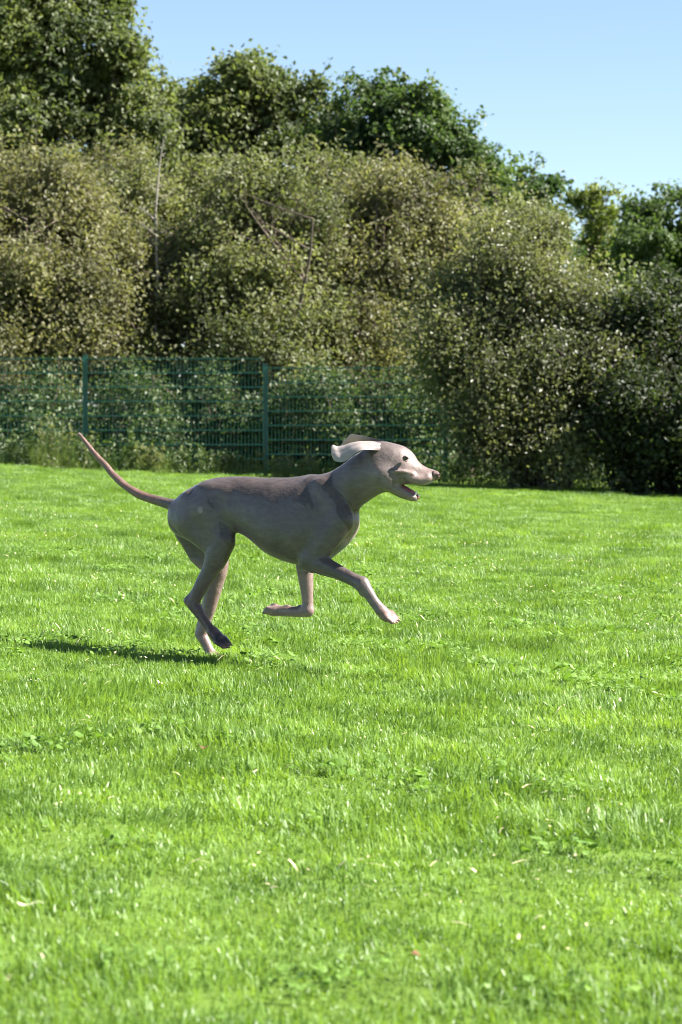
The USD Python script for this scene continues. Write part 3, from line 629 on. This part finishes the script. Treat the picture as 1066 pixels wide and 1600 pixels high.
    # --- neck and head
    chain([(524, 778, 0, 39), (534, 771, 0, 38), (558, 750, 0, 33.5), (582, 730, 0, 31), (600, 722, 0, 27)], k=.03, ky=.68)
    chain([(566, 751, 0, 27), (584, 744, 0, 26), (600, 744, 0, 22)], k=.035, ky=.88)
    loft([(574, 700, 752, 12), (580, 692, 762, 18), (590, 689.5, 766, 23), (602, 690, 767, 25), (612, 692, 764.5, 25.5), (622, 694.5, 761, 25), (630, 697.5, 758.5, 23), (637, 702, 757.5, 21),
          (643, 708, 757, 18.5), (647, 714.5, 757, 16.6), (653, 721.5, 757.6, 14.6), (660, 726.8, 758.4, 13.4), (667, 730.5, 757, 12.4), (674, 733.3, 754, 11), (679, 735.6, 751, 8.6), (683, 738, 748, 6)],
         0.010, lambda sz: 1.0 - 0.10 * np.clip(sz, -1, 1), n=2.25)
    for s in (-1, 1):
        chain([(598, 742, 13 * s, 14), (610, 750, 13 * s, 11)], k=.03)                                        # jaw muscles
        chain([(616, 736, 21.6 * s, 2.2), (632, 737, 18.9 * s, 2.6), (645, 740, 14.8 * s, 3.2)], k=.012)  # lip fold
        chain([(638, 744, 12.5 * s, 7), (650, 748.5, 9 * s, 8), (662, 749, 7 * s, 7.6), (668, 747, 6.5 * s, 6.5)], k=.008)  # flews
    chain([(674, 740, 0, 6.6), (681.5, 741.8, 0, 6.0)], k=.006)
    # --- lower jaw, open: two rami, a chin, a mouth floor between
    for s in (-1, 1):
        chain([(606, 754, 14 * s, 11), (620, 764, 12 * s, 8), (634, 772, 9.5 * s, 5.6), (647, 777.5, 6 * s, 5)], k=.006)
        chain([(612, 750, 14.5 * s, 7), (621, 758, 13 * s, 4)], k=.006)
    chain([(604, 752, 0, 12), (622, 769, 0, 6.5), (640, 778, 0, 4.5), (649, 778.5, 0, 5)], k=.008)
    # --- tail
    tail = [(122.5, 678.5, 0, 2.2), (127, 682.5, 0, 3.0), (134, 691, 0, 3.6), (149, 710, 0, 4.3), (164, 726, 0, 5), (177, 741.5, 0, 5.8), (194, 757.5, 0, 6.4), (212.5, 770, 0, 6.8), (231, 778, 0, 7), (250, 783.5, 0, 7.6), (266, 788, 0, 9), (286, 795, 0, 17)]
    chain(tail, k=.006)
    # --- near hind leg
    n = -25
    chain([(301, 815, n + 4, 30), (333, 856, n - 1, 16)], k=.022, ky=.62)
    chain([(326, 798, n + 2, 30), (348, 843, n - 1, 21.5)], k=.022, ky=.62)
    chain([(296, 786, n + 6, 17), (318, 796, n + 2, 22)], k=.02, ky=.7)
    chain([(350, 848, n - 1, 19.5), (340, 868, n - 1, 20), (329, 890, n, 15), (313.5, 918, n, 11.6), (303.5, 939, n, 10.5)], k=.012, ky=.74)
    chain([(322, 896, n, 6), (306, 920, n, 4.5), (293.5, 938, n, 6.2)], k=.006, ky=.8)
    chain([(295, 940, n, 7.5), (304, 947, n, 10.5), (315, 964, n, 8.2), (324, 977, n, 7.8), (333, 988, n, 9)], k=.008, ky=.8)
    chain([(333, 988, n, 9.2), (342, 998, n, 9)], k=.006, ky=1.15)
    for w, du, dv in HIND_TOES:
        chain([(341 + du * .4, 997 + dv * .4, n + w * .7, 5), (348 + du, 1000 + dv, n + w, 4.8), (353 + du, 1003.5 + dv, n + w, 3.9), (356 + du, 1007 + dv, n + w, 3.1)], k=.0015)
    chain([(333, 997, n, 5), (339, 1003, n, 5)], k=.004)
    # --- far hind leg
    n = 27
    chain([(292, 822, n - 4, 25), (334, 866, n, 19)], k=.022, ky=.62)
    chain([(322, 800, n - 2, 30), (345, 850, n, 20)], k=.022, ky=.62)
    chain([(284, 836, n - 8, 9), (305, 870, n - 4, 11), (325, 886, n, 12)], k=.015, ky=.8)
    chain([(342, 862, n, 18), (341, 882, n, 18), (334, 912, n, 16.5), (328, 945, n, 12), (321, 972, n, 9.6), (316, 986, n, 10)], k=.012, ky=.8)
    chain([(326, 920, n, 6), (316, 955, n, 4.5), (309.5, 988, n, 5)], k=.006, ky=.8)
    chain([(310, 992, n, 6.2), (317, 997, n, 9), (325, 1012, n, 8.5), (331, 1024, n, 9)], k=.008, ky=.8)
    chain([(331, 1024, n, 8.6), (342, 1030, n, 8)], k=.006, ky=1.15)
    for w in (-7, -2.6, 2.6, 7):
        chain([(342, 1029, n + w * .8, 5.4), (350, 1030, n + w, 4.8), (356, 1033, n + w, 3.6)], k=.0025)
    # --- near fore leg
    n = -29
    chain([(503, 766, n + 8, 17), (520, 790, n + 4, 20), (536, 813, n + 7, 19)], k=.02, ky=.5)
    chain([(530, 815, n + 3, 22), (508, 845, n, 22), (488, 870, n - 1, 19)], k=.016, ky=.6)
    chain([(490, 820, n + 6, 20), (482, 864, n + 1, 15)], k=.02, ky=.5)
    chain([(484, 874, n - 1, 17), (504, 883.5, n - 1, 15.5), (525, 892, n, 12.4), (549, 904, n, 10.6), (566, 913.5, n, 12)], k=.01, ky=.78)
    chain([(473, 884, n, 6.5), (488, 887, n, 8)], k=.01)
    chain([(566, 913.5, n, 12), (574, 924, n, 10), (584.5, 940, n, 8.6), (596, 954, n, 9)], k=.008, ky=.85)
    chain([(564, 926, n, 4), (567, 930, n, 3.4)], k=.004)
    chain([(596, 954, n, 9), (605, 961, n, 8.6)], k=.006, ky=1.15)
    for w, du, dv in FORE_TOES:
        chain([(603 + du * .3, 960 + dv * .3, n + w * .7, 4.8), (610 + du, 963 + dv, n + w, 4.9), (614.5 + du, 966 + dv, n + w, 3.9), (618 + du, 969.5 + dv, n + w, 3.2)], k=.0015)
    chain([(597, 964, n, 4.5), (605, 969, n, 4)], k=.004)
    # --- far fore leg, folded back
    n = 27
    chain([(520, 800, n - 4, 20), (533, 815, n - 4, 19)], k=.02, ky=.5)
    chain([(530, 818, n - 3, 20), (486, 866, n, 17)], k=.016, ky=.6)
    chain([(482, 866, n, 17), (476, 884, n, 14.5), (478.5, 913, n, 11.6), (481, 940, n, 9.2), (481, 953, n, 10.4)], k=.01, ky=.82)
    chain([(481, 954, n, 10.2), (468, 956, n, 8.4), (445, 955, n, 8.6), (431, 954, n, 9)], k=.008, ky=.85)
    chain([(431, 954, n, 9), (424, 954, n, 8.6)], k=.006, ky=1.15)
    for w in (-7.5, -2.7, 2.7, 7.5):
        chain([(425, 953, n + w * .8, 5.4), (419, 952, n + w, 5), (413.5, 957, n + w, 3.6)], k=.0025)
    for u, v in ((428, 945.5), (448, 947.5), (470, 948)):
        chain([(u - 2, v, n, 3.2), (u + 3, v, n, 3.0)], k=.004)
    # --- grooves: hamstring, shoulder blade, triceps, nostrils, mouth, eye sockets
    for s in (-1, 1):
        F.cone(P(633.6, 716.8, 22.5 * s), P(634.0, 716.8, 19 * s), 2.9 / PXM, 2.9 / PXM, .004, sub=True)
        F.cone(P(686, 744, 4.4 * s), P(682, 743, 5.2 * s), 1.7 / PXM, 1.5 / PXM, .003, sub=True)
    for q in (-1, 1):
        F.cone(P(643, 732, 18.6 * q), P(634, 731, 21.5 * q), 1.6 / PXM, 1.2 / PXM, .008, sub=True)         # hollow below the eye
    F.cone(P(652, 763, 0), P(617, 757.5, 0), 5.0 / PXM, 3.0 / PXM, .004, ky=2.6, sub=True)                 # the open mouth
    F.cone(P(653, 773, 0), P(622, 761, 0), 3.4 / PXM, 3.2 / PXM, .004, ky=1.5, sub=True)                   # trough of the lower jaw
    for u, v in ((425, 868.5), (448, 877.5)):
        chain([(u, v - 3, -8, 2.4), (u, v, -8, 1.4)], k=.003)
    from scipy.ndimage import gaussian_filter
    soft, fine = gaussian_filter(F.d, 2.6), gaussian_filter(F.d, 0.8)
    def ss(x, a, b): t = np.clip((x - a) / (b - a), 0, 1); return t * t * (3 - 2 * t)
    X, Z = F.ax[0][:, None, None], F.ax[2][None, None, :]
    x0, x1, x2, x3 = P(268, 800, 0)[0], P(300, 800, 0)[0], P(575, 720, 0)[0], P(600, 720, 0)[0]
    z0, z1 = P(400, 900, 0)[2], P(400, 860, 0)[2]
    mk = ss(X, x0, x1) * (1 - ss(X, x2, x3)) * ss(Z, z0, z1)
    F.d = (soft * mk + fine * (1 - mk)).astype(np.float32)
    def groove(pts, r, k=.016):
        """A soft furrow pressed into the near and far side alike; w is read off the surface as it stands."""
        for sg in (-1, 1):
            line = []
            for u, vv in pts:
                line.append((u, vv))
            q = np.array(line, float); t = np.linspace(0, 1, len(q)); tt = np.linspace(0, 1, 4 * len(q))
            q = np.stack([np.interp(tt, t, q[:, 0]), np.interp(tt, t, q[:, 1])], 1); P3 = []
            for u, vv in q:
                p = P(u, vv, 0); i, kz = int(round((p[0] - F.lo[0]) / F.h)), int(round((p[2] - F.lo[2]) / F.h))
                col_ = F.d[i, :, kz]; ins = np.nonzero(col_ < 0)[0]
                if len(ins) == 0: continue
                P3.append((p[0], F.ax[1][ins[0] if sg < 0 else ins[-1]] + sg * .004, p[2]))
            for a, b in zip(P3[:-1], P3[1:]):
                if abs(a[1] - b[1]) < .03: F.cone(a, b, r / PXM, r / PXM, k, sub=True)
    groove([(280, 818), (300, 840), (318, 853)], 1.5, .010)                  # hamstring
    groove([(326, 884), (313, 906), (300, 930)], 1.5, .009)                  # in front of the heel tendon
    groove([(498, 886), (522, 896), (546, 905)], .7, .009)
    v, f = F.skin()
    m = trimesh.Trimesh(v, f, process=False)
    m = max(m.split(only_watertight=False), key=lambda q: len(q.faces))
    was = m.vertices.copy()
    trimesh.smoothing.filter_taubin(m, lamb=0.5, nu=0.51, iterations=4)
    dv = m.vertices - was; n = np.linalg.norm(dv, axis=1, keepdims=True)
    m.vertices = was + dv * np.minimum(1, 0.6 * F.h / np.maximum(n, 1e-9))
    if m.volume < 0: m.invert()
    q = m.vertices; amp = 0.0028 * np.clip((q[:, 2] - P(400, 960, 0)[2]) / .12, .35, 1) * (1 - .6 * np.clip((q[:, 0] - P(585, 720, 0)[0]) / .05, 0, 1))
    m.vertices = q + m.vertex_normals * (amp * ((meshkit.fbm(q * np.array([16, 16, 11]), 3, 3) - .5) * 2))[:, None]
    return m, P

def sheet(tops, bots, P, bulge, thick, n=64, w=26, wave=0.0):
    """A thin rounded flap (an ear) between two edges given root to tip."""
    from scipy.interpolate import PchipInterpolator
    A = np.array([P(*q) for q in tops]); B = np.array([P(*q) for q in bots])
    t = np.linspace(0, 1, len(A)); tt = np.linspace(0, 1, n)
    A = PchipInterpolator(t, A)(tt); B = PchipInterpolator(t, B)(tt)
    s = np.linspace(0, 1, w)
    G = A[:, None] * (1 - s)[None, :, None] + B[:, None] * s[None, :, None]
    N = np.cross(np.gradient(G, axis=0), np.gradient(G, axis=1)); N /= np.linalg.norm(N, axis=2, keepdims=True) + 1e-12
    if N[..., 1].mean() > 0: N = -N
    prof = np.sin(np.pi * s)[None, :] * bulge - 0.0014 * np.exp(-((s - .42) / .10) ** 2)[None, :] * np.clip(1.3 - tt, 0, 1)[:, None] + 0.0006 * np.exp(-((s - .72) / .08) ** 2)[None, :] + wave * np.sin(tt * 9)[:, None] * (s[None, :] ** 2)
    G = G + N * prof[..., None]
    edge = np.minimum(1, np.sin(np.pi * np.clip(s, .02, .98)) * 2.2)[None, :] * np.minimum(1, (1 - tt) * 14 + .25)[:, None]
    F1, F2 = G + N * (thick / 2 * edge)[..., None], G - N * (thick / 2 * edge)[..., None]
    v = np.vstack([F1.reshape(-1, 3), F2.reshape(-1, 3)]); M = n * w
    i, j = np.meshgrid(np.arange(n - 1), np.arange(w - 1), indexing='ij'); a = (i * w + j).ravel()
    q1 = np.stack([a, a + 1, a + w + 1, a + w], 1); q2 = q1[:, ::-1] + M
    rim = np.concatenate([np.arange(w), np.arange(1, n) * w + w - 1, (n - 1) * w + np.arange(w - 2, -1, -1), np.arange(n - 2, 0, -1) * w])
    r2 = np.roll(rim, -1); q3 = np.stack([rim, rim + M, r2 + M, r2], 1)
    q = np.vstack([q1, q2, q3]); f = np.vstack([q[:, [0, 1, 2]], q[:, [0, 2, 3]]])
    m = trimesh.Trimesh(v, f, process=False)
    if m.volume < 0: m.invert()
    along = np.repeat(tt, w); along = np.concatenate([along, along])[:, None]
    f_ = np.clip((along - .12) / .38, 0, 1); f_ = f_ * f_ * (3 - 2 * f_)
    nz = meshkit.fbm(m.vertices * 40, 3, 6)[:, None]
    return m, (np.array([[.135, .105, .096]]) * (1 - f_) + np.array([[.42, .36, .335]]) * f_) * (.82 + .36 * nz)

def lump(P, chains, h=0.0011, k=0.004, subs=()):
    """A small smooth solid blended from a few tapered limbs (nose, tongue)."""
    c = np.array([P(*q[:3]) for ch in chains for q in ch[0]]); R = max(q[3] for ch in chains for q in ch[0]) / PXM + .006
    F = Field(c.min(0) - R, c.max(0) + R, h)
    for pts, ky in chains:
        for a, b in zip(pts[:-1], pts[1:]):
            F.cone(P(*a[:3]), P(*b[:3]), a[3] / PXM, b[3] / PXM, k, ky)
    for a, b, r in subs:
        F.cone(P(*a), P(*b), r / PXM, r / PXM, .0015, sub=True)
    v, f = F.skin(); m = trimesh.Trimesh(v, f, process=False)
    trimesh.smoothing.filter_taubin(m, lamb=0.5, nu=0.51, iterations=4)
    if m.volume < 0: m.invert()
    return m

def make_dog():
    body, P = build_dog()
    d = thing('dog', 'sleek silver grey hunting dog running across the lawn with ears flying and mouth open', 'dog', DOG_AT, -DOG_TURN)
    v = np.array(body.vertices)
    # markings of the coat: silver grey, warmer brown on tail and feet, pinkish muzzle, dark mouth; plus painted sun and shade
    n1 = meshkit.fbm(v * 14, 3, 1)[:, None]; n2 = meshkit.fbm(v * 55, 3, 2)[:, None]
    col = np.array([[.066, .050, .045]]) * (0.80 + 0.40 * n1) * (0.88 + 0.24 * n2)
    def mixc(c, m): 
        m = np.clip(m, 0, 1)[:, None]; return col * (1 - m) + np.array([c]) * m
    def ss(x, a, b): t = np.clip((x - a) / (b - a), 0, 1); return t * t * (3 - 2 * t)
    zz = lambda vv: P(400, vv, 0)[2]
    col = mixc((.090, .052, .042), 0.8 * (1 - ss(v[:, 2], zz(985), zz(890))) )
    col = mixc((.125, .070, .054), 0.85 * (1 - ss(v[:, 0], P(225, 780, 0)[0], P(275, 790, 0)[0])))
    col = mixc((.115, .092, .085), 0.8 * ss(v[:, 0], P(560, 740, 0)[0], P(605, 720, 0)[0]))  # head tinted paler to paint in the sun falling on it
    col = mixc((.175, .128, .112), 0.75 * ss(v[:, 0], P(618, 720, 0)[0], P(655, 740, 0)[0]))
    def near(u, vv, w, r0, r1): return 1 - ss(np.linalg.norm(v - P(u, vv, w), axis=1) * PXM, r0, r1)
    def seg(a, b, r0, r1):
        a, b = P(*a), P(*b); t = np.clip((v - a) @ (b - a) / ((b - a) @ (b - a)), 0, 1)
        return 1 - ss(np.linalg.norm(v - a - t[:, None] * (b - a), axis=1) * PXM, r0, r1)
    mouth = seg((648, 763, 0), (619, 757.5, 0), 6.5, 8.5) * (v[:, 2] < zz(757.5) ) + seg((650, 771, 0), (622, 760, 0), 5.2, 7.2)
    col = mixc((.10, .045, .05), mouth)
    for s in (-1, 1):
        col = mixc((.05, .03, .028), near(634, 716.5, 19 * s, 4.0, 6.2) * .8)
    far_lit = ss(v[:, 1], 0.012, 0.035) * (1 - ss(v[:, 2], zz(900), zz(862)))
    col = mixc((.19, .135, .118), far_lit * .85)                                # sunlight on the far legs, painted into the coat
    col = mixc((.20, .155, .13), near(549, 828, 0, 14, 34) * .9)               # sunlit breast, painted paler
    col = mixc((.17, .14, .125), near(314, 797, -40, 4.5, 6.5) * .9)           # spot of sunlight painted on the hip
    col = mixc((.026, .018, .018), near(345, 1000, -27, 9, 17) * .9)  # near hind paw: dark pads plus its shade painted in
    col = mixc((.15, .085, .066), near(608, 963, -29, 10, 24) * .8)
    for q, w in (((339, 1005), -25), ((352, 1010), -25), ((428, 946), 27), ((413, 955), 27), ((601, 969), -29), ((614, 973), -29)):
        col = mixc((.045, .03, .03), near(q[0], q[1], w, 3.5, 6.5) * .85)
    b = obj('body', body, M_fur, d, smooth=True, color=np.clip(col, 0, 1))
    M_s = obj('nose', lump(P, [([(678, 741, -2.4, 5.6), (683.5, 742.5, -2.0, 4.6)], .9), ([(678, 741, 2.4, 5.6), (683.5, 742.5, 2.0, 4.6)], .9), ([(680, 747.5, 0, 3.4), (683, 746.5, 0, 3)], 1)],
                           subs=[((687, 742.5, -3.6), (683, 742.6, -3.2), 1.3), ((687, 742.5, 3.6), (683, 742.6, 3.2), 1.3), ((680, 743, -8), (683, 742.6, -4), 1.2), ((680, 743, 8), (683, 742.6, 4), 1.2)]), M_nose, d, smooth=True)
    near_top = [(604, 694, -2), (594, 691.5, -7), (580, 689, -17), (564, 689.2, -24), (548, 692, -28), (536, 695.8, -30), (527, 697.2, -32), (521, 695, -34), (517.2, 698.5, -36)]
    near_bot = [(603, 702, -7), (593, 704, -15), (580, 703.5, -28), (566, 702.8, -38), (555, 708, -43), (545, 716.5, -45), (534, 722.3, -45), (525, 721, -43), (518.2, 711, -40)]
    em, ec = sheet(near_top, near_bot, P, 0.0022, 0.0030, wave=.0022); obj('ear', em, M_ear, d, smooth=True, color=ec)
    far_top = [(599, 688, 13), (581, 684, 21), (564, 680.5, 28), (549, 678, 34), (541, 686, 36), (533.5, 694, 37)]
    far_bot = [(596, 698, 20), (581, 700, 30), (564, 701, 38), (551, 703, 42), (543, 704, 43), (535, 701, 40)]
    em, ec = sheet(far_top, far_bot, P, 0.005, 0.004); obj('ear', em, M_ear, d, smooth=True, color=ec)
    for s in (-1, 1):
        e = trimesh.creation.icosphere(3, 3.5 / PXM); e.apply_translation(P(633.8, 716.8, 18.0 * s))
        ey = obj('eye', e, M_eye, d, smooth=True)
        e = trimesh.creation.icosphere(2, 1.0); e.apply_scale([1.9 / PXM, .8 / PXM, 1.9 / PXM]); e.apply_translation(P(634.5, 716.9, 21.0 * s))
        obj('pupil', e, M_pupil, ey, smooth=True)
    for s in (-1, 1):
        lid = [P(629.5, 715.5, 19.6 * s), P(631.5, 713.4, 20.6 * s), P(634.5, 712.9, 20.4 * s), P(637.3, 714.6, 19.0 * s), P(638.5, 717.2, 17.8 * s)]
        obj('eyelid', tube(lid, np.array([1.0, 1.7, 1.8, 1.6, .9]) / PXM, 8), M_lid, d, smooth=True)
        lid = [P(629.5, 716.0, 19.6 * s), P(631.5, 719.2, 20.4 * s), P(634.5, 720.4, 20.2 * s), P(637.6, 719.2, 18.9 * s)]
        obj('eyelid', tube(lid, np.array([.8, 1.2, 1.3, .8]) / PXM, 8), M_lid, d, smooth=True)
    obj('tongue', lump(P, [([(612, 756, 0, 6), (624, 760.5, 0, 5.6), (634, 765.5, 0, 5.2), (643, 770, 0, 4.4), (650, 773.5, 0, 3)], 1.6)], k=.003), M_tongue, d, smooth=True)
    for u, vv, w, l in ((649, 774, -6, 7.5), (649, 774, 6, 7.5), (653, 776.5, -2.8, 4.2), (654, 776.5, 0, 4.2), (653, 776.5, 2.8, 4.2)):
        obj('tooth', tube([P(u, vv, w), P(u + 1.6, vv - l * .5, w), P(u + 2.0, vv - l, w)], np.array([1.8, 1.5, .4]) / PXM, 6), M_tooth, d, smooth=True)
    obj('gum', lump(P, [([(645, 775.5, -6, 2.2), (652.5, 776.8, -2, 2.6), (652.5, 776.8, 2, 2.6), (645, 775.5, 6, 2.2)], 1)], k=.003), M_tongue, d, smooth=True)
    claws = [((356 + du, 1006.5 + dv, -25 + w), (5, 2.8)) for w, du, dv in HIND_TOES]
    claws += [((618 + du, 968.5 + dv, -29 + w), (5.5, 2.2)) for w, du, dv in FORE_TOES]
    claws += [((413.5, 957, 27 + w), (-3.5, 3.5)) for w in (-7.5, -2.7, 2.7, 7.5)]
    for (u, vv, w), (du, dv) in claws:
        obj('claw', tube([P(u - du * .2, vv - dv * .2, w), P(u + du * .5, vv + dv * .35, w), P(u + du, vv + dv, w)], np.array([2.2, 1.7, .4]) / PXM, 6), M_claw, d, smooth=True)
    return d
make_dog()
print('leaves', N_LEAF)
